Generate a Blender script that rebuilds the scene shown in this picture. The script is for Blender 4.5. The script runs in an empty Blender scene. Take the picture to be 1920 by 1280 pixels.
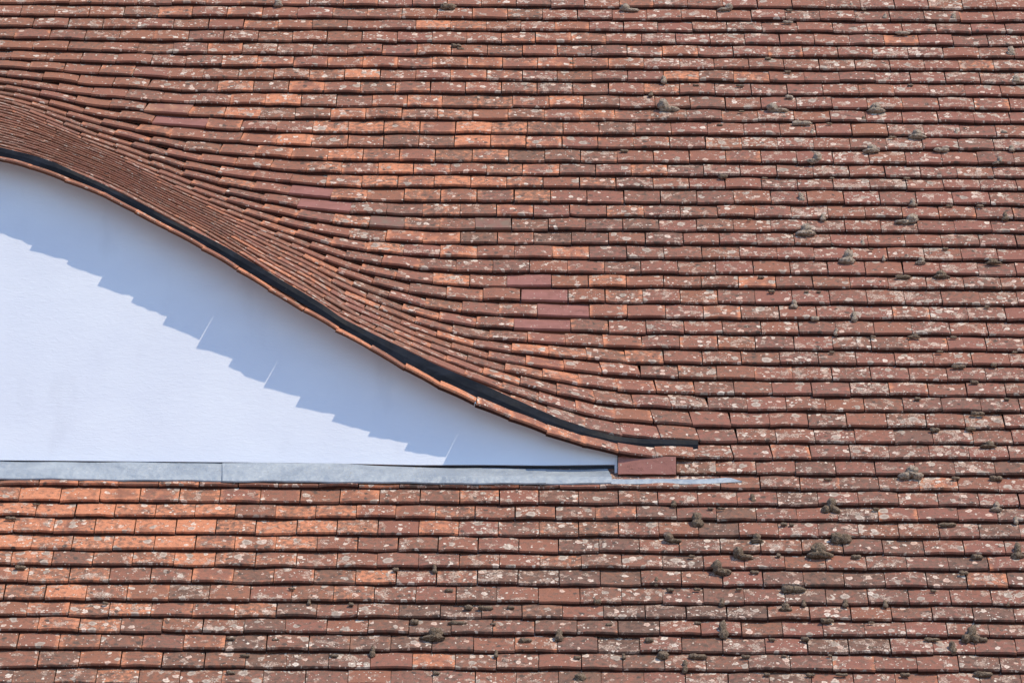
import bpy, math, random
import numpy as np

R = math.radians
SC = bpy.context.scene
COL = SC.collection
random.seed(11)
rng = np.random.default_rng(11)

# ------------------------------------------------------------------ camera
PITCH = R(50)                      # slope of the main roof
CP, SP = math.cos(PITCH), math.sin(PITCH)
ELEV = R(11)                       # the photographer looks up by this much
FPX, DIST, ROLL = 7924.0, 18.31, R(0.33)
Q_AIM = 7.45 * 0.1028              # where on the slope the camera aims
FW = np.array([0, math.cos(ELEV), math.sin(ELEV)])
UP = np.array([0, -math.sin(ELEV), math.cos(ELEV)])
CAM = np.array([0, Q_AIM * CP, Q_AIM * SP]) - FW * DIST
cd = bpy.data.cameras.new('camera')
cam = bpy.data.objects.new('camera', cd)
COL.objects.link(cam)
cd.sensor_fit = 'HORIZONTAL'
cd.sensor_width = 36.0
cd.lens = 36.0 * FPX / 1920.0
cd.clip_start, cd.clip_end = 0.5, 2000.0
from mathutils import Matrix, Vector
cam.matrix_world = (Matrix.Translation(Vector(CAM)) @ Matrix.Rotation(R(90) + ELEV, 4, 'X')
                    @ Matrix.Rotation(ROLL, 4, 'Z'))
SC.camera = cam

# ------------------------------------------------------------------ light
SUN_TO = Vector((1.10, -1.0, 1.90)).normalized()
SUN_EL = math.asin(SUN_TO.z)
SUN_AZ = math.atan2(SUN_TO.x, SUN_TO.y)            # clockwise from +Y
world = bpy.data.worlds.new('World')
SC.world = world
world.use_nodes = True
wn = world.node_tree
wn.nodes.clear()
sky = wn.nodes.new('ShaderNodeTexSky')
sky.sky_type = 'NISHITA'
sky.sun_disc = False
sky.sun_elevation = SUN_EL
sky.sun_rotation = SUN_AZ
sky.air_density = 1.0
sky.dust_density = 0.0
sky.ozone_density = 4.0
bg = wn.nodes.new('ShaderNodeBackground')
bg.inputs['Strength'].default_value = 0.125
wo = wn.nodes.new('ShaderNodeOutputWorld')
wn.links.new(sky.outputs[0], bg.inputs[0])
wn.links.new(bg.outputs[0], wo.inputs[0])
sd = bpy.data.lights.new('sun', 'SUN')
sd.energy = 2.05
sd.angle = R(0.53)
sd.color = (1.0, 0.86, 0.61)
sun = bpy.data.objects.new('sun', sd)
COL.objects.link(sun)
sun.rotation_euler = SUN_TO.to_track_quat('Z', 'Y').to_euler()
SC.view_settings.view_transform = 'Standard'
SC.view_settings.look = 'None'
SC.view_settings.gamma = 1.0
SC.view_settings.use_curve_mapping = False
SC.view_settings.exposure = 0.95


# ------------------------------------------------------------------ survey helpers (pixels of the photograph -> points of the place)
def ray(u, v):
    a0, b0 = u - 960.0, v - 640.0
    a = a0 * math.cos(ROLL) + b0 * math.sin(ROLL)
    b = -a0 * math.sin(ROLL) + b0 * math.cos(ROLL)
    return FW + np.array([1.0, 0, 0]) * a / FPX - UP * b / FPX


def at_y(u, v, y):
    r = ray(u, v)
    return CAM + r * ((y - CAM[1]) / r[1])


NPL = np.array([0, -SP, CP])       # normal of the main slope


def on_plane(u, v, off=0.0):
    r = ray(u, v)
    return CAM + r * ((off - CAM @ NPL) / (r @ NPL))


def pj(p):
    r = np.asarray(p) - CAM
    dep = r @ FW
    a, b = FPX * r[..., 0] / dep, -FPX * (r @ UP) / dep
    return np.stack([960 + a * math.cos(ROLL) - b * math.sin(ROLL),
                     640 + a * math.sin(ROLL) + b * math.cos(ROLL)], -1)


# ------------------------------------------------------------------ node helpers
class NT:
    def __init__(s, name):
        s.m = bpy.data.materials.new(name)
        s.m.use_nodes = True
        s.t = s.m.node_tree
        s.t.nodes.clear()
        s.out = s.n('ShaderNodeOutputMaterial')
        s.b = s.n('ShaderNodeBsdfPrincipled')
        s.l(s.b.outputs[0], s.out.inputs[0])

    def n(s, ty, **k):
        x = s.t.nodes.new(ty)
        for a, v in k.items():
            setattr(x, a, v)
        return x

    def l(s, a, b):
        s.t.links.new(a, b)

    def put(s, v, sock):
        if isinstance(v, (int, float)):
            sock.default_value = v
        elif isinstance(v, (tuple, list)):
            sock.default_value = tuple(v) if len(v) == len(sock.default_value) else tuple(v) + (1.0,)
        else:
            s.l(v, sock)

    def math(s, op, a, b=0.0, c=0.0, clamp=False):
        x = s.n('ShaderNodeMath', operation=op, use_clamp=clamp)
        s.put(a, x.inputs[0]); s.put(b, x.inputs[1]); s.put(c, x.inputs[2])
        return x.outputs[0]

    def vmath(s, op, a, b=(0, 0, 0)):
        x = s.n('ShaderNodeVectorMath', operation=op)
        s.put(a, x.inputs[0]); s.put(b, x.inputs[1])
        return x.outputs[0]

    def attr(s, name):
        return s.n('ShaderNodeAttribute', attribute_name=name)

    def noise(s, vec, scale, detail=3.0, rough=0.55, dist=0.0):
        x = s.n('ShaderNodeTexNoise', noise_dimensions='3D')
        s.put(vec, x.inputs['Vector'])
        x.inputs['Scale'].default_value = scale
        x.inputs['Detail'].default_value = detail
        x.inputs['Roughness'].default_value = rough
        x.inputs['Distortion'].default_value = dist
        return x.outputs['Fac']

    def voro(s, vec, scale, feature='F1'):
        x = s.n('ShaderNodeTexVoronoi', voronoi_dimensions='2D', feature=feature)
        s.put(vec, x.inputs['Vector'])
        x.inputs['Scale'].default_value = scale
        return x

    def ss(s, v, lo, hi, a=0.0, b=1.0):
        x = s.n('ShaderNodeMapRange', interpolation_type='SMOOTHSTEP')
        s.put(v, x.inputs[0])
        s.put(lo, x.inputs[1]); s.put(hi, x.inputs[2])
        s.put(a, x.inputs[3]); s.put(b, x.inputs[4])
        return x.outputs[0]

    def mix(s, f, a, b, blend='MIX'):
        x = s.n('ShaderNodeMix', data_type='RGBA', blend_type=blend)
        s.put(f, x.inputs[0]); s.put(a, x.inputs[6]); s.put(b, x.inputs[7])
        return x.outputs[2]

    def bump(s, h, dist, strength=1.0):
        x = s.n('ShaderNodeBump')
        x.inputs['Strength'].default_value = strength
        x.inputs['Distance'].default_value = dist
        s.l(h, x.inputs['Height'])
        s.l(x.outputs[0], s.b.inputs['Normal'])


def tile_material():
    t = NT('weathered_clay')
    uv = t.attr('tuv').outputs['Vector']           # metres along / up the tile, shifted at random per tile
    loc = t.n('ShaderNodeSeparateXYZ')
    t.l(t.attr('tloc').outputs['Vector'], loc.inputs[0])
    tone_a = t.attr('tone')
    tone = t.n('ShaderNodeSeparateColor')
    t.l(tone_a.outputs['Color'], tone.inputs[0])
    org, lic, drk, rnd = tone.outputs[0], tone.outputs[1], tone.outputs[2], tone_a.outputs['Alpha']
    kind = t.attr('tkind').outputs['Fac']
    # domain wobble for ragged outlines
    nz = t.n('ShaderNodeTexNoise')
    t.put(uv, nz.inputs['Vector'])
    nz.inputs['Scale'].default_value = 130.0
    nz.inputs['Detail'].default_value = 3.0
    wob = t.vmath('SCALE', t.vmath('SUBTRACT', nz.outputs['Color'], (0.5, 0.5, 0.5)))
    wob.node.inputs['Scale'].default_value = 0.012
    nz2 = t.n('ShaderNodeTexNoise')
    t.put(uv, nz2.inputs['Vector'])
    nz2.inputs['Scale'].default_value = 42.0
    nz2.inputs['Detail'].default_value = 2.0
    wob2 = t.vmath('SCALE', t.vmath('SUBTRACT', nz2.outputs['Color'], (0.5, 0.5, 0.5)))
    wob2.node.inputs['Scale'].default_value = 0.022
    uvw = t.vmath('ADD', t.vmath('ADD', uv, wob), wob2)
    n_big = t.noise(uv, 14.0, 3.0, 0.55, 0.3)
    n_mid = t.noise(uv, 46.0, 4.0, 0.6, 0.4)
    n_fine = t.noise(uv, 260.0, 3.0, 0.65)
    streak = t.noise(t.vmath('MULTIPLY', uv, (18.0, 150.0, 1.0)), 1.0, 3.0, 0.6)
    # fired clay showing through the weathering
    brown = t.mix(rnd, (0.296, 0.134, 0.090), (0.282, 0.126, 0.098))
    orange = t.mix(t.ss(n_mid, 0.35, 0.7), (0.60, 0.245, 0.142), (0.52, 0.220, 0.130))
    f_or = t.math('ADD', t.math('MULTIPLY', n_big, 1.1), t.math('SUBTRACT', org, 0.95))
    # sides of a tile stay fresher than its middle
    edge = t.math('ABSOLUTE', t.math('SUBTRACT', loc.outputs[0], 0.5))
    f_or = t.math('ADD', f_or, t.math('MULTIPLY', t.ss(edge, 0.33, 0.5), 0.30))
    base = t.mix(t.ss(f_or, 0.10, 0.52), brown, orange)
    # grey bloom and black algae
    bloom = t.ss(t.math('ADD', n_mid, t.math('MULTIPLY', drk, 0.35)), 0.55, 0.80)
    base = t.mix(t.math('MULTIPLY', bloom, 0.75), base, (0.165, 0.112, 0.090))
    dk = t.ss(t.math('ADD', t.noise(uvw, 33.0, 4.0, 0.65), t.math('MULTIPLY', drk, 0.22)), 0.64, 0.80)
    base = t.mix(t.math('MULTIPLY', dk, 0.6), base, (0.085, 0.062, 0.054))
    base = t.mix(0.75, base, t.mix(streak, (0.74, 0.72, 0.70), (1.24, 1.22, 1.2)), 'MULTIPLY')
    base = t.mix(0.85, base, t.mix(t.ss(n_fine, 0.25, 0.75), (0.72, 0.70, 0.68), (1.25, 1.25, 1.25)), 'MULTIPLY')
    col = base
    hgt = t.math('MULTIPLY', n_fine, 0.5)

    # lichens: rosettes of several sizes, each with its own chance and radius
    def spots(scale, chance, rmin, rmax, cin, cout, soft, ring=0.0, vec=uvw):
        nonlocal col, hgt
        v = t.voro(vec, scale)
        c = t.n('ShaderNodeSeparateColor')
        t.l(v.outputs['Color'], c.inputs[0])
        on = t.math('LESS_THAN', c.outputs[0], chance)
        rad = t.math('ADD', t.math('MULTIPLY', c.outputs[1], rmax - rmin), rmin)
        rel = t.math('DIVIDE', v.outputs['Distance'], rad)
        m = t.math('MULTIPLY', on, t.ss(rel, 1.0 - soft, 1.0, 1.0, 0.0))
        cc = t.mix(c.outputs[2], cin, cout)
        if ring:
            cc = t.mix(t.ss(rel, 0.30, 0.75, ring, 0.0), cc, (0.235, 0.150, 0.122))
        m = t.math('MULTIPLY', m, t.ss(n_fine, 0.22, 0.46, 0.45, 0.97))
        col = t.mix(m, col, cc)
        hgt = t.math('ADD', hgt, t.math('MULTIPLY', m, 0.6))

    clus = t.ss(t.noise(uv, 8.5, 2.0, 0.5), 0.34, 0.66, 0.15, 1.9)
    lic0 = lic
    lic = t.math('MULTIPLY', lic, clus)
    WH, PK, GR, PG = (0.80, 0.69, 0.59), (0.70, 0.47, 0.37), (0.40, 0.335, 0.28), (0.55, 0.45, 0.375)
    spots(22.0, t.math('MULTIPLY', drk, 0.40), 0.12, 0.34, (0.10, 0.073, 0.062), (0.135, 0.09, 0.072), 0.45)
    # ragged crust where lichens have merged
    cr = t.math('MULTIPLY', t.ss(t.math('ADD', t.noise(uvw, 19.0, 3.0, 0.5), t.math('MULTIPLY', lic0, 0.095)), 0.645, 0.71),
                t.ss(t.noise(uvw, 175.0, 3.0, 0.7), 0.40, 0.58))
    col = t.mix(t.math('MULTIPLY', cr, 0.85), col, t.mix(n_mid, PK, PG))
    hgt = t.math('ADD', hgt, cr)
    spots(17.0, t.math('MULTIPLY', lic, 0.18), 0.18, 0.42, GR, PG, 0.30, 0.55)
    spots(25.0, t.math('MULTIPLY', lic, 0.17), 0.16, 0.42, PK, WH, 0.30, 0.45)
    spots(52.0, t.math('MULTIPLY', lic, 0.10), 0.12, 0.40, PG, WH, 0.5)
    spots(110.0, t.math('MULTIPLY', lic0, 0.065), 0.18, 0.42, PG, WH, 0.4, 0.0, uv)
    # newer tiles put in as repairs: plain clay, faint drag lines
    drag = t.noise(t.vmath('MULTIPLY', uv, (9.0, 330.0, 1.0)), 1.0, 2.0, 0.5)
    plain = t.mix(t.math('COMPARE', kind, 2.0, 0.1), (0.315, 0.142, 0.122), (0.215, 0.148, 0.116))
    plain = t.mix(t.math('COMPARE', kind, 3.0, 0.1), plain, (0.40, 0.205, 0.135))
    plain = t.mix(t.math('MULTIPLY', t.ss(n_big, 0.35, 0.65), 0.75), plain, (0.255, 0.116, 0.096))
    plain = t.mix(0.8, plain, t.mix(drag, (0.78, 0.78, 0.78), (1.2, 1.2, 1.2)), 'MULTIPLY')
    plain = t.mix(0.5, plain, t.mix(n_fine, (0.8, 0.8, 0.8), (1.2, 1.2, 1.2)), 'MULTIPLY')
    isn = t.math('GREATER_THAN', kind, 0.5)
    few = t.voro(uvw, 70.0)
    fc = t.n('ShaderNodeSeparateColor'); t.l(few.outputs['Color'], fc.inputs[0])
    plain = t.mix(t.math('MULTIPLY', t.math('LESS_THAN', fc.outputs[0], 0.10), t.ss(few.outputs['Distance'], 0.1, 0.3, 0.7, 0.0)), plain, PG)
    col = t.mix(isn, col, plain)
    # the tail face: red clay taken near black, shade under each course painted in
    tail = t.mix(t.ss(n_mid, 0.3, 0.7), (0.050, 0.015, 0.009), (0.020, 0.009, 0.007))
    tail = t.mix(t.ss(kind, 0.1, 0.3), tail, t.mix(n_big, (0.062, 0.022, 0.013), (0.115, 0.042, 0.025)))  # tails on the sweep: painted shade kept a little redder and weaker
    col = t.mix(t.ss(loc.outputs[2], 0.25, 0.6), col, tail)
    col = t.mix(t.math('GREATER_THAN', loc.outputs[2], 0.985), col, (0.42, 0.205, 0.125))      # clean underside
    t.put(col, t.b.inputs['Base Color'])
    t.b.inputs['Roughness'].default_value = 0.86
    t.b.inputs['Specular IOR Level'].default_value = 0.12
    hgt = t.math('ADD', hgt, t.math('MULTIPLY', n_mid, 0.7))
    t.bump(hgt, 0.0016, 0.8)
    return t.m


def plaster_material():
    t = NT('white_render')
    c = t.n('ShaderNodeTexCoord').outputs['Object']
    sm = t.noise(t.vmath('MULTIPLY', c, (2.2, 1.0, 3.6)), 1.0, 4.0, 0.55)
    trowel = t.noise(t.vmath('MULTIPLY', c, (26.0, 26.0, 95.0)), 1.0, 4.0, 0.62, 0.8)
    grit = t.noise(c, 240.0, 3.0, 0.6)
    lump = t.noise(c, 17.0, 3.0, 0.5)
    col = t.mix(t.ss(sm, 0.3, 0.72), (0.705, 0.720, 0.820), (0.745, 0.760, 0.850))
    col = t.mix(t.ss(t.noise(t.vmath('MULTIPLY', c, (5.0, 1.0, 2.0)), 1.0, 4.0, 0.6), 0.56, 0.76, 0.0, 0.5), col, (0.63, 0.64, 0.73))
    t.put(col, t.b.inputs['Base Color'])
    t.b.inputs['Roughness'].default_value = 0.9
    t.b.inputs['Specular IOR Level'].default_value = 0.2
    h = t.math('ADD', t.math('MULTIPLY', t.ss(trowel, 0.35, 0.8), 1.0), t.math('ADD', t.math('MULTIPLY', grit, 0.28), t.math('MULTIPLY', lump, 1.2)))
    t.bump(h, 0.0016, 0.22)
    return t.m


def lead_material():
    t = NT('lead_sheet')
    c = t.n('ShaderNodeTexCoord').outputs['Object']
    a = t.noise(t.vmath('MULTIPLY', c, (5.0, 5.0, 14.0)), 1.0, 4.0, 0.6, 0.6)
    s = t.noise(t.vmath('MULTIPLY', c, (30.0, 30.0, 150.0)), 1.0, 4.0, 0.65, 1.2)
    col = t.mix(t.ss(a, 0.3, 0.7), (0.29, 0.33, 0.39), (0.375, 0.415, 0.47))
    col = t.mix(t.ss(s, 0.62, 0.74, 0.0, 0.75), col, (0.66, 0.67, 0.68))
    d = t.noise(t.vmath('MULTIPLY', c, (44.0, 10.0, 5.0)), 1.0, 3.0, 0.6)
    col = t.mix(t.ss(d, 0.66, 0.78, 0.0, 0.5), col, (0.30, 0.28, 0.24))
    t.put(col, t.b.inputs['Base Color'])
    t.put(t.ss(a, 0.2, 0.8, 0.45, 0.7), t.b.inputs['Roughness'])
    t.b.inputs['Metallic'].default_value = 0.25
    t.bump(t.math('ADD', t.noise(c, 16.0, 2.0), t.math('MULTIPLY', s, 0.25)), 0.012, 0.9)
    return t.m


def black_material():
    t = NT('black_coated_strip')
    c = t.n('ShaderNodeTexCoord').outputs['Object']
    a = t.noise(t.vmath('MULTIPLY', c, (7.0, 7.0, 16.0)), 1.0, 5.0, 0.62, 0.5)
    dust = t.noise(c, 60.0, 4.0, 0.65)
    col = t.mix(t.ss(a, 0.42, 0.75), (0.006, 0.0075, 0.0125), (0.016, 0.021, 0.034))
    col = t.mix(t.ss(dust, 0.66, 0.8, 0.0, 0.4), col, (0.16, 0.15, 0.14))
    t.put(col, t.b.inputs['Base Color'])
    t.put(t.ss(a, 0.3, 0.7, 0.38, 0.62), t.b.inputs['Roughness'])
    t.b.inputs['Specular IOR Level'].default_value = 0.12
    t.bump(t.noise(c, 22.0, 3.0), 0.004, 0.5)
    return t.m


def moss_material(name, c0, c1, c2):
    t = NT(name)
    c = t.n('ShaderNodeTexCoord').outputs['Object']
    a = t.noise(c, 70.0, 4.0, 0.65)
    b = t.noise(c, 420.0, 3.0, 0.7)
    col = t.mix(t.ss(a, 0.32, 0.68), c0, c1)
    col = t.mix(t.ss(b, 0.50, 0.66, 0.0, 0.9), col, c2)
    col = t.mix(t.ss(t.noise(c, 190.0, 2.0), 0.54, 0.66, 0.0, 0.7), col, (0.05, 0.036, 0.026))
    t.put(col, t.b.inputs['Base Color'])
    t.b.inputs['Roughness'].default_value = 0.95
    t.b.inputs['Specular IOR Level'].default_value = 0.1
    t.bump(t.math('ADD', b, a), 0.004, 1.0)
    return t.m


def plain_material(name, c0, c1, scale=3.0):
    t = NT(name)
    c = t.n('ShaderNodeTexCoord').outputs['Object']
    t.put(t.mix(t.noise(c, scale, 5.0), c0, c1), t.b.inputs['Base Color'])
    t.b.inputs['Roughness'].default_value = 0.95
    return t.m


M_TILE = tile_material()
M_WALL = plaster_material()
M_LEAD = lead_material()
M_BLACK = black_material()
M_PALE = moss_material('dry_pale_moss', (0.22, 0.160, 0.120), (0.44, 0.345, 0.275), (0.72, 0.59, 0.485))
M_DARK = moss_material('dark_moss', (0.095, 0.062, 0.042), (0.22, 0.155, 0.112), (0.50, 0.39, 0.30))
M_DECK = plain_material('roofing_felt', (0.030, 0.024, 0.020), (0.05, 0.04, 0.034), 12.0)
M_GROUND = plain_material('pale_gravel_ground', (0.17, 0.165, 0.15), (0.24, 0.23, 0.21), 0.6)


# ------------------------------------------------------------------ object helpers
def mesh_obj(name, verts, faces, mat, parent=None, smooth=False):
    me = bpy.data.meshes.new(name)
    me.from_pydata([tuple(map(float, v)) for v in verts], [], faces)
    me.materials.append(mat)
    if smooth:
        me.polygons.foreach_set('use_smooth', [True] * len(me.polygons))
    me.update()
    o = bpy.data.objects.new(name, me)
    COL.objects.link(o)
    if parent:
        o.parent = parent
    return o


def tag(o, label=None, cat=None, group=None, kind=None):
    for k, v in (('label', label), ('category', cat), ('group', group), ('kind', kind)):
        if v:
            o[k] = v
    return o


def empty(name, label, cat, group=None):
    o = bpy.data.objects.new(name, None)
    o.empty_display_size = 0.2
    COL.objects.link(o)
    return tag(o, label, cat, group)


def grid_faces(nx, ny, flip=False):
    f = []
    for i in range(nx - 1):
        for j in range(ny - 1):
            q = (i * ny + j, (i + 1) * ny + j, (i + 1) * ny + j + 1, i * ny + j + 1)
            f.append(q[::-1] if flip else q)
    return f


# ------------------------------------------------------------------ ground (out of view below the frame; it returns daylight to the eaves)
gr = mesh_obj('ground', [(-800, -800, -5.3), (800, -800, -5.3), (800, 800, -5.3), (-800, 800, -5.3)], [(0, 1, 2, 3)], M_GROUND)
tag(gr, kind='structure')

# ------------------------------------------------------------------ the roof surface
V1280 = [19.3, 42.3, 64, 87.3, 110.7, 134.3, 157.7, 182, 207.7, 231.7, 257.7, 283.3, 310, 334.3, 358.3, 386, 412, 438, 463.7,
         490.3, 518, 543.7, 573.7, 602, 630.3, 659.3, 687, 716, 744.3, 773.7, 804.7, 833.7, 863.7, 893.0, 921.8, 951.3, 979.7,
         1010.7, 1041.3, 1071.3, 1103, 1136.3, 1165.7, 1195.7, 1228, 1261.3]
QK = np.array([on_plane(1280, v)[1] * CP + on_plane(1280, v)[2] * SP for v in V1280])
QK = np.concatenate([QK[0] + 0.103 * np.arange(8, 0, -1), QK, QK[-1] - 0.100 * np.arange(1, 9)])
KK = np.arange(-8, 54)


def q_of(k):
    return np.interp(k, KK, QK)


KE = 32                            # the course that becomes the eave of the dormer
YW, OVER = -0.060, 0.145           # wall face and how far the eave stands in front of it
EAVE_PX = [(-420, 236), (-320, 240), (-230, 250), (-120, 272), (0, 302), (57, 315), (122, 340), (190, 365), (250, 398), (315, 432), (378, 467), (440, 505), (503, 544),
           (565, 582), (627, 620), (693, 655), (755, 694), (820, 729), (887, 759), (953, 787), (1023, 814), (1090, 837), (1157, 853),
           (1220, 861), (1290, 864.5)]
XW_END = at_y(1157, 870, YW)[0]
XFLAT = at_y(1530, 862, 0)[0]
EAVE_PX = [(u, v + 2.0) for u, v in EAVE_PX]
XE, YE, ZE = [], [], []
for u, v in EAVE_PX:
    s = min(1.0, max(0.0, (u - 1090) / 430.0))
    s = s * s * (3 - 2 * s)
    over = float(np.interp(u, [-500, 0, 300, 560, 700, 900, 1157, 1300], [0.128, 0.128, 0.140, 0.153, 0.137, 0.110, 0.052, 0.04]))
    y = (YW - over) * (1 - s) + q_of(KE) * CP * s
    p = at_y(u, v, y)
    XE.append(p[0]); YE.append(p[1]); ZE.append(p[2])
XE += [XFLAT, XFLAT + 5]; YE += [q_of(KE) * CP] * 2; ZE += [q_of(KE) * SP] * 2
NXG = 420
GX = np.linspace(-3.15, 2.75, NXG)


def smooth1(a, n):
    k = np.hanning(n + 2)[1:-1]; k /= k.sum()
    return np.convolve(np.pad(a, n // 2, mode='edge'), k, 'valid')


GE_Y = smooth1(np.interp(GX, XE, YE), 21)
GE_Z = smooth1(np.interp(GX, XE, ZE), 9)
xpx = lambda u: (u - 960) / 433.0
KR = np.arange(-6, KE + 1e-6, 0.25)
# heights of the courses measured in the photograph at eleven columns; the profile of the sweep is solved from them
COURSE = {
    -420: {0: 8, 1: 31, 2: 52, 3: 71, 4: 87, 5: 100, 6: 110, 7: 117, 8: 123, 29: 216},
    0: {1: 33, 2: 55.5, 3: 77, 4: 97.5, 5: 116.5, 6: 133, 7: 148, 8: 160.5, 9: 171, 10: 180, 29: 275},
    165: {3: 79.5, 4: 100, 5: 121, 6: 142, 7: 164.5, 8: 185.7, 9: 205.2, 10: 221.5, 11: 235.5, 12: 247.2, 13: 257, 14: 265, 15: 271, 29: 329},
    250: {5: 125, 6: 146.5, 7: 169, 8: 191.5, 9: 214, 10: 235, 11: 253.5, 12: 268.5, 13: 281.5, 14: 292.5, 15: 301.5, 16: 308.5, 17: 314.5, 29: 367},
    330: {8: 198, 9: 220.5, 10: 244, 11: 266, 12: 285.5, 13: 303.5, 14: 319.5, 15: 333, 16: 344, 17: 351.5, 18: 357, 29: 410},
    410: {9: 223, 10: 247, 11: 270.5, 12: 293, 13: 314, 14: 334, 15: 351.5, 16: 367, 17: 380, 18: 390, 19: 397, 20: 402.5, 29: 450},
    490: {11: 274, 12: 298, 13: 321.5, 14: 343.5, 15: 364.5, 16: 384.5, 17: 402, 18: 417, 19: 428, 20: 436.5, 23: 458.5, 28: 496, 29: 503.5},
    580: {14: 351, 15: 374.5, 16: 398, 17: 419, 18: 438, 19: 455.5, 20: 470.5, 21: 482.5, 22: 492, 25: 517.5, 28: 543, 29: 552},
    650: {16: 404.5, 17: 428, 18: 451, 19: 473.5, 20: 493.5, 21: 510.5, 22: 525.5, 23: 538.5, 24: 550, 25: 560.5, 26: 570.5, 28: 590, 29: 599.5},
    780: {19: 486.7, 20: 512, 21: 536.5, 22: 560, 23: 581, 24: 598, 25: 611.5, 26: 623, 27: 633.5, 28: 644, 29: 654.5, 30: 665},
    900: {22: 570.5, 23: 597, 24: 621, 25: 642, 26: 659.5, 27: 674.5, 28: 689, 29: 703.5, 30: 718, 31: 740},
    1157: {25: 657, 26: 685, 27: 711.5, 28: 738.5, 29: 766, 30: 794, 31: 823}}


def plane_px(u, k):
    q = q_of(k)
    p = np.array([0.0, q * CP, q * SP])
    dep = (p - CAM) @ FW
    p[0] = (u - 960) * dep / FPX
    return pj(p)[1]


def eave_px(u):
    return np.interp(u, [p[0] for p in EAVE_PX], [p[1] for p in EAVE_PX])


CU = sorted(COURSE) + [1340, 1500, 2300]
CT = np.zeros((len(CU), KE + 1))
for ci, u in enumerate(CU):
    for k in range(KE + 1):
        CT[ci, k] = plane_px(u, k)
    if u in COURSE:
        d = dict(COURSE[u])
        d[32] = float(eave_px(u))
        d.setdefault(31, d[32] - 13.5)
        d.setdefault(30, 0.5 * (d[29] + 1.0 + d[31] - 1.0))
        ks = sorted(d)
        for k in range(ks[0], KE + 1):
            CT[ci, k] = np.interp(k, ks, [d[x] for x in ks])
    elif u == 1340:
        CT[ci, 32] = eave_px(u)


def course_px(u, k):
    """Measured height of course k; crowded courses follow the eave line, the others run smoothly across."""
    rel = np.interp(u, CU, eave_px(np.array(CU)) - CT[:, k])
    ab = np.interp(u, CU, CT[:, k])
    w = min(1.0, max(0.0, (140.0 - rel) / 80.0))
    if u > 1157:
        w = 0.0
    return ab * (1 - w) + (eave_px(u) - rel) * w


def profile(x, G, E):
    """From the eave point upwards with gauge G until the courses meet the main slope."""
    pts = {KE: E}
    P = E
    for k in range(KE - 1, -1, -1):
        u = pj(np.array([x, P[0], P[1]]))[0]
        v = course_px(u, k)
        if v >= plane_px(u, k) - 1.2:
            return pts, k, P @ NPL[1:]
        rr = ray(u, v)[1:]
        c = CAM[1:] - P
        a_, b_, c_ = rr @ rr, 2 * (rr @ c), c @ c - G * G
        ds = max(b_ * b_ - 4 * a_ * c_, 0.0)
        t = (-b_ + math.sqrt(ds)) / (2 * a_)
        P = CAM[1:] + rr * t
        pts[k] = P
    return pts, 0, P @ NPL[1:]


SI = np.zeros((NXG, len(KR), 2))
KI = np.arange(-6, KE + 1)
for i in range(NXG):
    E = np.array([GE_Y[i], GE_Z[i]])
    lo_, hi_ = 0.05, 0.135
    for _ in range(22):
        G = (lo_ + hi_) / 2
        pts, km, dist = profile(GX[i], G, E)
        # signed distance, from the slope, of the last free course
        if dist > (0.004 if km < KE - 1 else 9):
            lo_ = G
        else:
            hi_ = G
    Y = np.array([pts[k] if k in pts else np.array([q_of(k) * CP, q_of(k) * SP]) for k in KI])
    # ease the joins along the slope
    Ys = Y.copy()
    for _ in range(2):
        Ys[1:-1] = Ys[1:-1] * 0.6 + 0.2 * (Ys[:-2] + Ys[2:])
    m = np.array([1.0 if (km - 2 <= k < KE) else 0.0 for k in KI])[:, None]
    Y = Y * (1 - m) + Ys * m
    SI[i, :, 0] = np.interp(KR, KI, Y[:, 0])
    SI[i, :, 1] = np.interp(KR, KI, Y[:, 1])
SURF = np.zeros((NXG, len(KR), 3))
SURF[:, :, 0] = GX[:, None]
for j in range(len(KR)):
    SURF[:, j, 1] = smooth1(SI[:, j, 0], 17)
    SURF[:, j, 2] = smooth1(SI[:, j, 1], 17)


def row(k):
    """Points of course k at the grid's x stations."""
    if k >= KE + 1e-6:
        q = q_of(k)
        return np.stack([GX, np.full(NXG, q * CP), np.full(NXG, q * SP)], 1)
    f = (k - KR[0]) / 0.25
    j = int(min(max(math.floor(f), 0), len(KR) - 2))
    w = f - j
    return SURF[:, j] * (1 - w) + SURF[:, j + 1] * w


def surf(x, k):
    r = row(k)
    return np.array([x, np.interp(x, GX, r[:, 1]), np.interp(x, GX, r[:, 2])])


# ------------------------------------------------------------------ roof: deck and tiles
roof = empty('tiled_roof', 'weathered red clay tile roof sweeping up over a white eyebrow dormer, spotted with lichen', 'roof')


def unit(v):
    return v / np.linalg.norm(v)


dk_i = list(range(0, NXG, 3)) + [NXG - 1]
dk_k = [k for k in KR if k <= 30.25 and abs(k * 2 - round(k * 2)) < 1e-6]
dv = []
for i in dk_i:
    for k in dk_k:
        j = int(round((k - KR[0]) / 0.25))
        a, b = SURF[i, max(j - 1, 0)], SURF[i, j + 1]
        c, d = SURF[max(i - 1, 0), j], SURF[min(i + 1, NXG - 1), j]
        n = unit(np.cross(d - c, a - b))
        dv.append(SURF[i, j] - n * 0.045)
deck = mesh_obj('roof_deck', dv, grid_faces(len(dk_i), len(dk_k), True), M_DECK, roof, True)
qa, qb = q_of(29), q_of(52)
o = NPL * -0.05
lowv = [np.array([x, q * CP, q * SP]) + o for x in (-3.15, 2.75) for q in (qa, qb)]
mesh_obj('roof_deck', lowv, [(0, 1, 3, 2)], M_DECK, roof)

T = 0.0228
NU = 6
tiles = []                         # (verts, faces, uv, loc, tone, kind, px area, name, label)


def blob(u, v, cx, cy, rx, ry):
    return math.exp(-(((u - cx) / rx) ** 2 + ((v - cy) / ry) ** 2))


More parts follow.
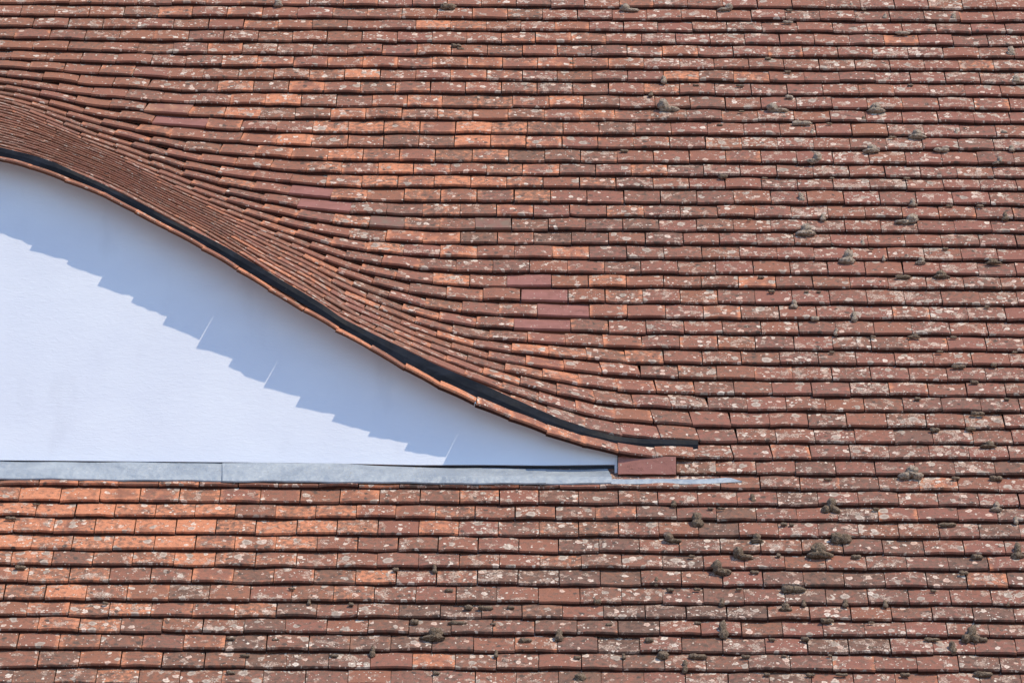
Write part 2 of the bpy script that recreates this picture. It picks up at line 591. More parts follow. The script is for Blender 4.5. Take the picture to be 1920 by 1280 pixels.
def tone_at(u, v, k):
    o = 0.05
    o += 0.60 * blob(u, v, 850, 240, 430, 240)
    o += 0.62 * blob(u, v, 250, 960, 680, 80)
    o += 0.52 * blob(u, v, 80, 1110, 560, 190)
    o += 0.46 * blob(u, v, 980, 690, 360, 150)
    o += 0.14 * blob(u, v, 550, 480, 300, 150)
    o += 0.16 * blob(u, v, 100, 240, 300, 60)
    o += random.gauss(0, 0.17)
    if random.random() < 0.05:
        o += 0.38
    l = 0.80
    l += 0.30 * blob(u, v, 1750, 300, 500, 500) + 0.25 * blob(u, v, 1500, 1100, 700, 300)
    l -= 0.35 * blob(u, v, 900, 330, 320, 150) + 0.35 * blob(u, v, 200, 930, 500, 60) + 0.25 * blob(u, v, 850, 680, 300, 100)
    l *= random.choice((0.45, 0.7, 0.85, 1.0, 1.15, 1.4)) * random.uniform(0.8, 1.2)
    d = 0.33 + 0.22 * blob(u, v, 600, 1190, 700, 130) + 0.25 * blob(u, v, 1500, 1100, 600, 300) + 0.2 * blob(u, v, 1000, 350, 300, 200)
    d *= random.uniform(0.4, 1.6)
    return (max(0, o), max(0, l), max(0, min(1, d)), min(1, max(0, random.gauss(0.15 + 0.7 * u / 1920, 0.28))))


def make_tile(k, pL, pR, pt, gl_vec, kind, wfac=1.0, eave=False, name='tile', label=None, bias=0.0, gap=None, calm=1.0):
    """pL, pR: the lower corners of the tile on the course line; gl_vec: from the course to the one above."""
    tx = unit(pR - pL)
    w = np.linalg.norm(pR - pL) - (gap if gap is not None else random.choice((random.uniform(0.0012, 0.004), random.uniform(0.003, 0.0065))))
    N = unit(np.cross(tx, gl_vec))
    up = np.cross(N, tx)
    gl = max(0.03, gl_vec @ up)
    up2 = unit(up * gl - N * pt)
    N2 = np.cross(tx, up2)
    # laid by hand: small turns and lifts
    rz = R(random.gauss(0, 0.45) * calm + bias)
    c, s = math.cos(rz), math.sin(rz)
    tx2, up3 = tx * c + up2 * s, -tx * s + up2 * c
    rr = R(random.gauss(0, 0.55) * calm)
    tx3 = unit(tx2 + N2 * math.tan(rr))
    N3 = np.cross(tx3, up3)
    org = (pL + pR) / 2 + N2 * (random.gauss(0.0006, 0.0012) * calm) + up3 * random.gauss(0, 0.0021) * calm
    if random.random() < 0.018 and kind < 0.5:
        org = org - up3 * random.uniform(0.004, 0.012)
    Lt = 0.26 if eave else min(1.75 * gl, 0.2)
    if k == 33 and pL[0] < 0.95:
        Lt = 1.12 * gl
    cam_ = random.choice((1, 1, 1, -0.6)) * random.uniform(0.0010, 0.0045) if kind < 0.5 else random.uniform(-0.0008, 0.001)
    cam_ *= calm
    skew = random.gauss(0, 0.0008) * calm
    V, UV, LOC = [], [], []
    ou, ov = random.uniform(0, 40), random.uniform(0, 40)
    chip = [random.gauss(0, 0.0009) for _ in range(NU + 1)]
    if kind < 0.5 and random.random() < 0.10:
        chip[random.choice((0, NU))] += random.uniform(0.003, 0.008)
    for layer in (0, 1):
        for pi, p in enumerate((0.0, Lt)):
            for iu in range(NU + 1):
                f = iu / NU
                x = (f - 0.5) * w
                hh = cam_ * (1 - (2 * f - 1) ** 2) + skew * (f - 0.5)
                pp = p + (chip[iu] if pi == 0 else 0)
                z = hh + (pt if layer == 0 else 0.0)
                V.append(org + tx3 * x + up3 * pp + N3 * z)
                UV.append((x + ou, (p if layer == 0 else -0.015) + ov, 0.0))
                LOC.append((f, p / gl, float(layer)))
    n = NU + 1
    F = []
    A, B, Cc, D = 0, n, 2 * n, 3 * n     # top tail, top head, bottom tail, bottom head
    for i in range(NU):
        F.append((A + i, A + i + 1, B + i + 1, B + i))
        F.append((Cc + i, Cc + i + 1, A + i + 1, A + i))
        F.append((D + i, D + i + 1, Cc + i + 1, Cc + i))
    F.append((Cc, A, B, D))
    F.append((A + NU, Cc + NU, D + NU, B + NU))
    ctr = pj((pL + pR) / 2 + N * pt + up * gl * 0.5)
    q = pj(np.array([pL, pR, pR + up * gl, pL + up * gl]))
    ar = 0.5 * abs(sum(q[a][0] * q[(a + 1) % 4][1] - q[(a + 1) % 4][0] * q[a][1] for a in range(4)))
    inx = max(0, min(1, (min(q[1][0], 1920) - max(q[0][0], 0)) / max(q[1][0] - q[0][0], 1)))
    iny = max(0, min(1, (min(q[0][1], 1280) - max(q[2][1], 0)) / max(q[0][1] - q[2][1], 1)))
    tn = tone_at(ctr[0], ctr[1], k)
    if eave:
        tn = (tn[0] + 0.30, tn[1] * 0.7, tn[2] * 0.5, tn[3])
    if gl < 0.094 and k < 33 and ctr[0] < 900:          # the steep-drained back of the dormer carries few lichens
        tn = (tn[0] + 0.02, tn[1] * 0.6, tn[2], tn[3])
    tiles.append((V, F, UV, LOC, tn, float(kind), ar * inx * iny, name, label))


# repairs seen in the photograph: row -> list of (x0, x1 in the photograph, kind, label)
PK_L = 'smooth mauve-pink replacement tile without lichen, wider than its neighbours'
REPAIR = {9: [(270, 353, 3, 'smooth pale orange replacement tile without lichen')],
          10: [(285, 385, 1, PK_L)], 15: [(540, 619, 1, PK_L)], 16: [(556, 656, 1, PK_L)],
          17: [(691, 758, 2, 'smooth grey-brown tile without lichen'), (891, 959, 2, 'smooth grey-brown tile without lichen')],
          21: [(950, 1034, 1, PK_L)], 22: [(976, 1065, 1, PK_L)], 23: [(1007, 1105, 1, PK_L)], 24: [(963, 1070, 1, PK_L)],
          33: [(1158, 1268, 1, 'smooth mauve-pink replacement tile beside the end of the white wall, twice as wide')]}
STEP = 0.1655
for k in range(-4, 51):
    r0 = row(k)
    r1 = row(k - 1)
    al = np.r_[0, np.cumsum(np.linalg.norm(np.diff(r0, axis=0), axis=1))]

    def pt_at(a, r0=r0, al=al):
        return np.array([np.interp(a, al, r0[:, c]) for c in range(3)])

    def a_of_px(u, r0=r0, al=al):
        return float(np.interp(u, pj(r0)[:, 0], al))

    lo, hi = 0.05, al[-1] - 0.05
    if k == 33:
        lo = a_of_px(1158)
    fixed = [(a_of_px(a), a_of_px(b), kd, lb) for a, b, kd, lb in REPAIR.get(k, [])]
    spans = []                     # (a0, a1, kind, label)
    if fixed:
        spans += [f for f in fixed]
        cuts = [lo] + [z for f in fixed for z in f[:2]] + [hi]
        gaps = [(cuts[2 * i], cuts[2 * i + 1]) for i in range(len(fixed) + 1)]
        for gi, (g0, g1) in enumerate(gaps):
            if g1 - g0 < 0.03:
                continue
            if gi == 0 and k != 33:
                a = g1
                while a > g0 + 0.03:
                    b = a - STEP * random.uniform(0.985, 1.015)
                    spans.append((max(b, g0), a, 0, None)); a = b
            elif gi == len(gaps) - 1:
                a = g0
                while a < g1 - 0.03:
                    b = a + STEP * random.uniform(0.985, 1.015)
                    spans.append((a, min(b, g1), 0, None)); a = b
            else:
                nn = max(1, round((g1 - g0) / STEP))
                for i in range(nn):
                    spans.append((g0 + (g1 - g0) * i / nn, g0 + (g1 - g0) * (i + 1) / nn, 0, None))
    elif k == KE:
        marks = [a_of_px(u) for u in (-6, 55, 122, 190, 253, 315, 378, 440, 503, 565, 629, 693, 756, 821, 887, 954, 1024, 1092, 1157)]
        a = marks[0]
        while a > lo + 0.03:
            spans.append((max(a - 0.158, lo), a, 0, None)); a -= 0.158
        spans += [(marks[i], marks[i + 1], 0, None) for i in range(len(marks) - 1)]
        a = marks[-1]
        while a < hi - 0.03:
            b = a + STEP * random.uniform(0.985, 1.015)
            spans.append((a, min(b, hi), 0, None)); a = b
    else:
        a = lo - (STEP * 0.5 if k % 2 else 0) - random.uniform(0, 0.03)
        while a < hi:
            b = a + STEP * random.uniform(0.98, 1.02)
            spans.append((max(a, lo), min(b, hi), 0, None)); a = b
    for a0, a1, kd, lb in spans:
        if a1 - a0 < 0.02:
            continue
        am = (a0 + a1) / 2
        pL, pR, pm = pt_at(a0), pt_at(a1), pt_at(am)
        if k == KE and round(pj(pL)[0] / 63) in (7, 9, 14) and pj(pL)[0] < 1100:
            pL = pt_at(a0 + 0.0098)          # three open joints that let a slit of sun through
        gv = surf(pm[0], k - 1) - surf(pm[0], k)
        um = pj(pm)[0]
        eave = k == KE and pm[0] < XW_END + 0.02
        nm, lab = 'tile', lb
        if kd:
            nm = 'replacement_tile'
        elif eave:
            nm = 'eave_tile'
        slope = -(pR - pL)[2] / (a1 - a0)
        bias = 11.0 * max(0, slope) + random.gauss(0, 1.6) if eave else 1.0 * max(0, slope)
        pt = T * random.uniform(0.93, 1.07)
        # thinner packing where the courses crowd together on the dormer's flatter back
        gl = np.linalg.norm(gv)
        back = max(0.0, 1 - abs(gv[2]) / gl / SP) if kd == 0 else 0.0      # 0 on the main slope, more on the flatter dormer
        pt *= 1.0 - 0.66 * min(1.0, max(0.0, back - 0.16) / 0.30)          # the sweep is laid with thinner tiles
        make_tile(k, pL, pR, pt, gv, kd if kd else min(0.3, 0.8 * back), eave=eave, name=nm, label=lab, bias=bias, calm=1.0 if eave else max(0.3, 1.0 - 2.2 * back), gap=-0.004 if eave else (-0.003 if k in (30, 31) and pm[0] < XW_END else None))


def add_attrs(me, uv, loc, tone, kind):
    a = me.attributes.new('tuv', 'FLOAT_VECTOR', 'POINT'); a.data.foreach_set('vector', np.asarray(uv, dtype=np.float32).ravel())
    a = me.attributes.new('tloc', 'FLOAT_VECTOR', 'POINT'); a.data.foreach_set('vector', np.asarray(loc, dtype=np.float32).ravel())
    a = me.attributes.new('tone', 'FLOAT_COLOR', 'POINT'); a.data.foreach_set('color', np.asarray(tone, dtype=np.float32).ravel())
    a = me.attributes.new('tkind', 'FLOAT', 'POINT'); a.data.foreach_set('value', np.asarray(kind, dtype=np.float32).ravel())


plain_ids = sorted([i for i, t in enumerate(tiles) if t[7] == 'tile'], key=lambda i: -tiles[i][6])
solo = set(plain_ids[:300]) | {i for i, t in enumerate(tiles) if t[7] != 'tile' and t[6] > 20}
JV, JF, JU, JL, JT, JK = [], [], [], [], [], []
for i, (V, F, UV, LOC, tn, kd, ar, nm, lb) in enumerate(tiles):
    if i in solo:
        org = np.mean(np.array(V[:NU + 1]), axis=0)
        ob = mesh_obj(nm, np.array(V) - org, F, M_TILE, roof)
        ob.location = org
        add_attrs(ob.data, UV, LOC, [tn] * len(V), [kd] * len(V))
        if lb:
            ob['label'] = lb
    else:
        b = len(JV)
        JV += V; JF += [tuple(b + x for x in f) for f in F]; JU += UV; JL += LOC
        JT += [tn] * len(V); JK += [kd] * len(V)
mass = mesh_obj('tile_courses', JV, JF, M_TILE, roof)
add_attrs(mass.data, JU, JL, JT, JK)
mass['kind'] = 'stuff'

# ------------------------------------------------------------------ dormer wall
wall = empty('dormer_wall', 'white rendered front wall under the curved eave of the eyebrow dormer, half in shade', 'wall')
xs = [x for x in GX if x < XW_END - 0.012] + [XW_END - 0.010]
FT = [(-420, 860.5), (0, 864), (160, 865.5), (417, 868), (640, 871), (783, 877), (900, 879.5), (1018, 881), (1150, 880)]
zb = (YW / CP) * SP - 0.25


def foot_px(u):
    """Lower edge of the render, a little above the top of the lead."""
    g = np.interp(u, [-420, 300, 640, 780, 900, 1160], [1.4, 2.0, 2.4, 5.5, 8.5, 9.5])
    return np.interp(u, [p[0] for p in FT], [p[1] for p in FT]) - g


WV, WB = [], []
for x in xs:
    zt = np.interp(x, GX, GE_Z) + (YW - np.interp(x, GX, GE_Y)) * math.tan(R(17.0))
    u = pj((x, YW, 0.0))[0]
    z0 = at_y(u, foot_px(u), YW)[2]
    zm = z0 + 0.012
    WV += [(x, YW + 0.03, z0), (x, YW, z0), (x, YW, zt), (x, YW + 0.10, zt)]
    WB += [(x, YW + 0.030, zb), (x, YW + 0.030, z0 + 0.03)]
WF = []
for i in range(len(xs) - 1):
    a, b = 4 * i, 4 * (i + 1)
    WF += [(a, b, b + 1, a + 1), (a + 1, b + 1, b + 2, a + 2), (a + 2, b + 2, b + 3, a + 3)]
WF += [(0, 1, 2, 3), (len(WV) - 4, len(WV) - 1, len(WV) - 2, len(WV) - 3)]
M_FOOT = plain_material('gap_shade_backing', (0.035, 0.045, 0.075), (0.05, 0.06, 0.09), 20.0)  # dark blue colour paints the shade in the gap below the render
mesh_obj('wall_foot', WB, grid_faces(len(xs), 2), M_FOOT, wall)
mesh_obj('plaster_face', WV, WF, M_WALL, wall)
zt = np.interp(XW_END, GX, GE_Z) + 0.03
x0, x1, y0, y1 = XW_END - 0.0098, XW_END + 0.001, YW - 0.004, YW + 0.08
bead = [(x, y, z) for z in (zb, zt) for x, y in ((x0, y0), (x1, y0), (x1, y1), (x0, y1))]
mesh_obj('corner_bead', bead, [(0, 1, 5, 4), (1, 2, 6, 5), (2, 3, 7, 6), (3, 0, 4, 7), (4, 5, 6, 7)], M_WALL, wall)


# ------------------------------------------------------------------ lead flashing
def thick_sheet(name, rows_, mat, parent, th=0.0028, smooth=False):
    """rows_: stations along the sheet, each a list of points across it; gives the sheet real thickness."""
    nx, ny = len(rows_), len(rows_[0])
    P = np.array(rows_)
    Nn = np.zeros_like(P)
    for i in range(nx):
        for j in range(ny):
            dx = P[min(i + 1, nx - 1), j] - P[max(i - 1, 0), j]
            dy = P[i, min(j + 1, ny - 1)] - P[i, max(j - 1, 0)]
            n = np.cross(dx, dy)
            Nn[i, j] = n / max(np.linalg.norm(n), 1e-9)
    if Nn[..., 1].mean() > 0:
        Nn = -Nn
    top, bot = P, P - Nn * th
    V = list(top.reshape(-1, 3)) + list(bot.reshape(-1, 3))
    o_ = nx * ny
    F = grid_faces(nx, ny) + [tuple(o_ + i for i in f[::-1]) for f in grid_faces(nx, ny)]
    idx = lambda i, j: i * ny + j
    for i in range(nx - 1):
        for j in (0, ny - 1):
            a, b = idx(i, j), idx(i + 1, j)
            F.append((a, a + o_, b + o_, b) if j == 0 else (b, b + o_, a + o_, a))
    for j in range(ny - 1):
        for i in (0, nx - 1):
            a, b = idx(i, j), idx(i, j + 1)
            F.append((b, b + o_, a + o_, a) if i == 0 else (a, a + o_, b + o_, b))
    return mesh_obj(name, V, F, mat, parent, smooth)


flash = empty('lead_flashing', 'grey lead flashing along the foot of the white dormer wall', 'flashing')


def wob(x, s, ph):
    return math.sin(x * 9.1 * s + ph) * 0.6 + math.sin(x * 23.7 * s + ph * 2.3) * 0.4


FB = [(-420, 892), (0, 896), (200, 898), (417, 900.5), (640, 902), (800, 904), (1018, 905.5), (1150, 904)]
seams = [-400, 417, 1018, 1147]
for si in range(3):
    u0, u1 = seams[si], seams[si + 1]
    nst = max(6, int((u1 - u0) / 11))
    rws = []
    for i in range(nst + 1):
        u = u0 + (u1 - u0) * i / nst + (6 if (si < 2 and i == nst) else 0)
        lift = 0.007 * (si % 2)
        vt = np.interp(u, [p[0] for p in FT], [p[1] for p in FT]) + 1.2 * wob(u / 433, 0.8, si) + (-1.8 if si else 0)
        vb = np.interp(u, [p[0] for p in FB], [p[1] for p in FB]) + 1.1 * wob(u / 433, 1.3, 2 + si)
        gap = -0.004 + 0.002 * wob(u / 433, 0.9, 4 + si)
        ut = u - (8 if (si == 2 and i == nst) else 0)
        a = at_y(ut, vt, YW - gap - lift)
        f0 = on_plane(u, 888 + (u / 1157) * 5, 0.030 + lift)
        f0[1] = min(f0[1], YW - 0.022 - lift)
        b = on_plane(u, vb, 0.027 + lift + 0.002 * wob(u / 433, 2.0, 1))
        lip = b - NPL * 0.006 - np.array([0, CP, SP]) * 0.002
        rws.append([a, a * 0.5 + f0 * 0.5 + np.array([0, -0.0015 * wob(u / 433, 1.7, 5), 0]), f0, (f0 + b) / 2 + NPL * 0.0015 * wob(u / 433, 2.6, 3), b, lip])
    thick_sheet('lead_sheet', rws, M_LEAD, flash)
rws = []
for i in range(25):
    f = i / 24
    u = 1146 + (1391 - 1146) * f
    vm = 906.5 - 4.2 * max(0, f - 0.75) * 4 + 0.35 * math.sin(f * 13)
    hh = 9.0 * min(1, (1 - f) * 9 + 0.12)
    lift = 0.024 - 0.006 * f
    b = on_plane(u, vm, lift)
    t_ = on_plane(u, vm - hh, lift + 0.002)
    rws.append([t_, (t_ + b) / 2 + NPL * 0.002, b, b - NPL * 0.007])
tg = thick_sheet('lead_tongue', rws, M_LEAD, flash)
tg['label'] = 'thin bright tongue of lead running past the end of the wall over the tiles'

# ------------------------------------------------------------------ black strip standing on the tiles above the eave
TOPS = [(-420, 205), (-200, 232), (0, 276), (50, 287), (100, 303), (143, 323), (187, 342), (233, 365), (277, 388), (320, 412), (353, 427), (400, 450), (443, 474),
        (500, 507), (550, 537), (600, 567), (640, 595), (690, 620), (740, 645), (807, 678), (873, 707), (927, 730), (1017, 770),
        (1057, 788), (1107, 804), (1157, 817.5), (1207, 822.5), (1309, 824.5)]
BOTS = [(-420, 224), (-200, 250), (0, 293), (50, 304), (93, 320), (133, 332), (167, 347), (200, 363), (240, 382), (283, 405), (320, 425), (367, 450), (400, 470),
        (450, 499), (500, 528), (567, 568), (633, 610), (690, 644), (740, 672), (807, 705), (873, 739), (940, 767), (1007, 794),
        (1073, 815), (1107, 825), (1157, 835), (1207, 839.5), (1309, 841)]
strip = empty('rain_deflector', 'black upright metal strip curving over the tiles just above the dormer eave', 'deflector')
ust = list(np.linspace(-400, 1309, 120))
rws = []
r31 = row(31.25)
p31 = pj(r31)[:, 0]
for u in ust:
    y = np.interp(u, p31, r31[:, 1]) - 0.012
    vb = np.interp(u, [p[0] for p in BOTS], [p[1] for p in BOTS])
    vt = np.interp(u, [p[0] for p in TOPS], [p[1] for p in TOPS])
    b = at_y(u, vb + 1.0, y)
    t_ = at_y(u, vt, y)
    hgt = np.linalg.norm(t_ - b)
    lean = 0.012 + 0.004 * wob(u / 433, 0.6, 1)
    m = (b + t_) / 2 + np.array([0, -0.002 + 0.0015 * wob(u / 433, 1.1, 2), 0])
    t_ = t_ + np.array([0, lean * 0.3, 0.0012 * wob(u / 433, 1.9, 3)])
    t2 = t_ + np.array([0, 0.0045, 0.0006])
    rws.append([b, m, t_, t2])
thick_sheet('upstand', rws, M_BLACK, strip, 0.003, False)
fl = []
for u in ust:
    y = np.interp(u, p31, r31[:, 1]) - 0.012
    b = at_y(u, np.interp(u, [p[0] for p in BOTS], [p[1] for p in BOTS]) + 1.0, y)
    up_ = surf(b[0], 30.7) - surf(b[0], 31.25)
    up_ = up_ / np.linalg.norm(up_)
    fl.append([b + np.array([0, 0.004, 0.001]), b + up_ * 0.03 + np.array([0, 0, 0.0005])])
thick_sheet('foot_flange', fl, M_BLACK, strip, 0.002)


# ------------------------------------------------------------------ moss cushions
def ico(sub):
    import bmesh
    bm = bmesh.new()
    bmesh.ops.create_icosphere(bm, subdivisions=sub, radius=1.0)
    v = np.array([x.co[:] for x in bm.verts])
    f = [tuple(y.index for y in x.verts) for x in bm.faces]
    bm.free()
    return v, f


ICO3, ICO2 = ico(4), ico(3)
from mathutils import noise as mnoise
XA = np.array([1.0, 0, 0]); UA = np.array([0, CP, SP])


def cushion(u, v, w, h, shape='tuft', dark=False, label=None, group=None, name='moss_cushion'):
    """A cushion of moss about w x h pixels, sitting on the tile tails at (u, v)."""
    S = 1 / 433.0
    W, H = w * S * 0.92, h * S * 0.90
    c = on_plane(u, v, 0.016 + 0.10 * H)
    big = max(w, h) > 20
    D, F = ICO3 if big else ICO2
    lobes = []                     # centre (x, up-in-picture, out), radii

    def lobe(x, y, rx, ry, rz):
        lobes.append((np.array([x * W, y * H, 0.0]), np.array([rx * W, ry * H, rz * min(W, H * 1.4)])))

    if shape == 'tuft':            # a cone leaning up the slope on a wide foot
        lobe(0, -0.27, 0.48, 0.22, 0.42); lobe(random.uniform(-.08, .12), 0.12, 0.25, 0.38, 0.36)
    elif shape == 'log':           # long cushion along a tile edge
        lobe(-0.2, 0, 0.30, 0.46, 0.40); lobe(0.18, -0.05, 0.32, 0.42, 0.42)
    elif shape == 'left':          # knob on the left, tail to the right
        lobe(-0.22, 0.08, 0.24, 0.44, 0.42); lobe(0.12, -0.25, 0.38, 0.22, 0.35)
    elif shape == 'right':
        lobe(0.22, 0.08, 0.24, 0.44, 0.42); lobe(-0.12, -0.25, 0.38, 0.22, 0.35)
    elif shape == 'tall':
        lobe(0, -0.2, 0.46, 0.28, 0.42); lobe(random.uniform(-.1, .1), 0.18, 0.34, 0.34, 0.36)
    elif shape == 'cluster':
        lobe(0.06, 0.22, 0.24, 0.28, 0.36); lobe(-0.26, -0.22, 0.24, 0.26, 0.36); lobe(0.28, -0.24, 0.22, 0.24, 0.34)
        lobe(0, -0.05, 0.22, 0.26, 0.3)
    else:
        lobe(0, 0, 0.48, 0.46, 0.44)
    # picture-up direction at a lump: mostly up the slope with some rise off the tiles
    EU = unit(UA * 0.85 + NPL * 0.53)
    EN = unit(np.cross(XA, EU))
    out = np.zeros(len(D))
    for ce, ra in lobes:
        dd = D / ra
        cc = -ce / ra
        a = (dd * dd).sum(1); b = 2 * (dd @ cc); g = cc @ cc - 1
        disc = b * b - 4 * a * g
        tq = np.where(disc > 0, (-b + np.sqrt(np.maximum(disc, 0))) / (2 * a), 0)
        out = np.maximum(out, tq)
    out = np.maximum(out, 0.0025)
    sd = random.uniform(0, 90)
    P = D * out[:, None]
    fz = np.array([1 + 0.24 * mnoise.noise(Vector(p * 90 + sd)) + 0.16 * mnoise.noise(Vector(p * 230 + sd)) + 0.10 * mnoise.noise(Vector(p * 520 + sd)) for p in P])
    P = P * fz[:, None]
    WP = P[:, :1] * XA + P[:, 1:2] * EU + P[:, 2:3] * EN
    o = mesh_obj(name, WP, F, M_DARK if dark else M_PALE, None, True)
    o.location = c
    tag(o, label, 'moss', group or 'moss cushions growing on the roof tiles')
    return o


BIG = [
    # x, y, w, h, shape, dark, label
    (1253, 200, 48, 30, 'left', 0, 'pale grey moss clump with a long tail to the right, beside the orange tiles'),
    (1180, 16, 42, 20, 'left', 0, 'brown-grey moss clump on the topmost courses, left of the rounded one'),
    (1360, 15, 35, 20, 'right', 0, 'rounded brown-grey moss clump with a dark foot to its left on the topmost courses'),
    (840, 13, 33, 18, 'log', 1, 'greenish dark moss lump alone on the topmost courses above the orange tiles'),
    (522, 7, 22, 18, 'tall', 0, 'pale moss knob at the very top, leftmost moss of the topmost courses'),
    (1457, 203, 50, 22, 'left', 0, 'long low moss clump with a knob at its left end, right of the tailed clump'),
    (1643, 203, 42, 24, 'tuft', 0, 'pale pointed moss tuft on a wide foot, directly above the pair of orange tiles'),
    (1503, 231, 44, 12, 'log', 0, 'flat grey moss ridge filling a course edge just below the long knobbed clump'),
    (1693, 62, 34, 10, 'log', 0, 'flat pale moss ridge along a tile edge near the top right'),
    (1895, 98, 22, 26, 'tall', 0, 'tall pale moss knob near the upper right corner of the roof'),
    (1905, 150, 22, 20, 'tall', 0, 'pale moss knob at the right edge below the tallest one near the corner'),
    (1720, 252, 38, 22, 'tuft', 0, 'pale pointed moss tuft standing on the pair of orange tiles'),
    (1633, 279, 38, 20, 'tuft', 0, 'low pointed moss tuft one course under the pair of orange tiles'),
    (1525, 298, 37, 27, 'right', 0, 'large pale moss knob with a small dark foot left, two courses below the orange pair'),
    (1870, 302, 24, 20, 'right', 0, 'grey moss knob right of the pointed tufts, near the right edge'),
    (1503, 371, 17, 24, 'tall', 0, 'egg-shaped pale moss knob standing alone on one tile'),
    (1712, 380, 20, 19, 'tuft', 0, 'small pointed moss tuft beside two white lichen rings'),
    (1700, 412, 52, 24, 'right', 0, 'sprawling dark-edged moss patch with a hooked left end'),
    (1885, 406, 20, 20, 'tuft', 1, 'dark moss tuft near the right edge, level with the sprawling patch'),
    (1510, 432, 46, 28, 'tuft', 0, 'pale upright moss knob on a long flat foot reaching left'),
    (1587, 482, 36, 34, 'tuft', 0, 'tall pale moss tuft with a dark notch in its left side'),
    (1726, 489, 24, 17, 'tuft', 0, 'low pale moss cone right of the notched tuft'),
    (1693, 519, 34, 10, 'log', 1, 'flat dark moss ridge one course below the low pale cone'),
    (1765, 515, 38, 18, 'tuft', 1, 'narrow moss spike on a long dark foot'),
    (1863, 490, 40, 12, 'tuft', 1, 'flat dark moss ridge with a small peak near the right edge'),
    (1488, 570, 20, 22, 'tuft', 0, 'small bell-shaped pale moss tuft'),
    (1602, 594, 15, 24, 'tall', 0, 'slender leaning pale moss finger'),
    (1713, 630, 28, 10, 'cluster', 1, 'row of dark moss crumbs under a tile edge below the leaning finger'),
    (1797, 687, 28, 9, 'log', 1, 'dark double moss crumb under a tile edge on the right'),
    (1833, 775, 28, 10, 'log', 1, 'dark low moss lump under a tile edge, above the wider grey one'),
    (1853, 833, 36, 14, 'tuft', 1, 'wide grey moss mound on the right, level with the end of the black strip'),
    (1708, 887, 48, 28, 'cluster', 0, 'cluster of three moss knobs level with the foot of the white wall'),
    (1868, 896, 26, 11, 'log', 1, 'dark flat moss lump right of the three-knob cluster'),
    (1412, 935, 13, 22, 'tall', 1, 'dark drop-shaped moss just below the tip of the lead tongue'),
    (1557, 949, 34, 34, 'cluster', 1, 'dark forked moss clump hanging over a tile edge'),
    (1867, 950, 25, 20, 'tuft', 0, 'moss tuft near the right edge, level with the forked dark clump'),
    (1308, 975, 26, 32, 'tall', 1, 'dark upright moss knob below the tip of the lead tongue, tallest there'),
    (1263, 944, 13, 14, 'tall', 1, 'small blackish moss knob under the lead tongue'),
    (1262, 1009, 36, 20, 'left', 1, 'grey-green moss lump below the lead tongue with a smooth flat left end'),
    (1577, 1009, 40, 26, 'log', 1, 'smooth rounded dark moss boulder with a dimple on its crown'),
    (1418, 1009, 28, 20, 'tuft', 1, 'greyish moss cone left of the dimpled boulder'),
    (1537, 1033, 56, 32, 'tuft', 1, 'largest moss mound, tall ridged cone with round lobes at both sides'),
    (1393, 1038, 38, 28, 'left', 1, 'olive moss mound leaning right, left of the largest mound'),
    (1908, 1033, 26, 36, 'tuft', 1, 'tall dark moss mound cut off by the right edge'),
    (1777, 983, 36, 9, 'log', 1, 'long thin dark moss ridge on the right between the mounds'),
    (1353, 1065, 38, 32, 'left', 1, 'upright ridged moss stump with a foot trailing right'),
    (1487, 1104, 46, 16, 'log', 1, 'long bent moss ridge along a tile edge under the largest mound'),
    (1473, 1138, 28, 17, 'tuft', 1, 'dark wedge of moss hanging just below the long bent ridge'),
    (1357, 1181, 20, 38, 'tall', 1, 'tall narrow moss column straddling a tile joint'),
    (1820, 1190, 36, 36, 'cluster', 1, 'three round moss balls piled near the lower right corner'),
    (1747, 1198, 30, 8, 'log', 1, 'flat dark moss ridge left of the piled moss balls'),
    (1787, 1214, 17, 28, 'tall', 1, 'dark moss tuft just below left of the piled balls'),
    (1308, 1230, 34, 12, 'log', 1, 'smooth dark moss roll under a tile edge near the bottom'),
    (1843, 1263, 36, 12, 'log', 1, 'dark flat moss roll in the lowest course at the right'),
    (1284, 1249, 13, 28, 'tall', 1, 'narrow upright moss strip at the bottom beside the smooth roll'),
    (812, 1189, 50, 28, 'tuft', 1, 'brown moss knob on a wide dark foot, below the middle of the white wall'),
    (857, 1167, 34, 10, 'log', 1, 'long low dark moss roll just above the wide-footed knob'),
    (910, 1139, 30, 10, 'log', 1, 'arched dark moss roll between two round crumbs'),
    (878, 1138, 18, 11, 'ball', 1, 'round moss crumb left of the arched roll'),
    (1048, 1191, 18, 25, 'tall', 1, 'rounded moss knob capping a joint near the bottom middle'),
    (985, 1200, 26, 11, 'log', 1, 'smooth oval moss roll left of the rounded knob at the bottom'),
    (1243, 1228, 22, 18, 'ball', 1, 'round moss ball with white lichen behind it'),
    (1217, 1200, 18, 13, 'ball', 1, 'oval moss ball on a white lichen streak'),
    (1088, 1270, 22, 20, 'ball', 1, 'round moss ball cut by the bottom edge'),
    (698, 1221, 12, 24, 'tall', 1, 'narrow brown moss finger in a tile joint, bottom left of the wide-footed knob'),
    (815, 1066, 11, 20, 'tall', 1, 'thin moss finger hanging from a joint below the middle of the lead'),
    (855, 86, 22, 10, 'log', 1, 'blackish moss smear under a tile edge among the orange tiles'),
    (1245, 150, 15, 20, 'tall', 0, 'small pale moss cone above the pale tailed clump'),
    (1220, 177, 13, 13, 'tall', 1, 'small rust-dark moss knob just left above the tailed clump'),
]
for u, v, w, h, sh, dk, lb in BIG:
    cushion(u, v, w, h, sh, bool(dk), lb)
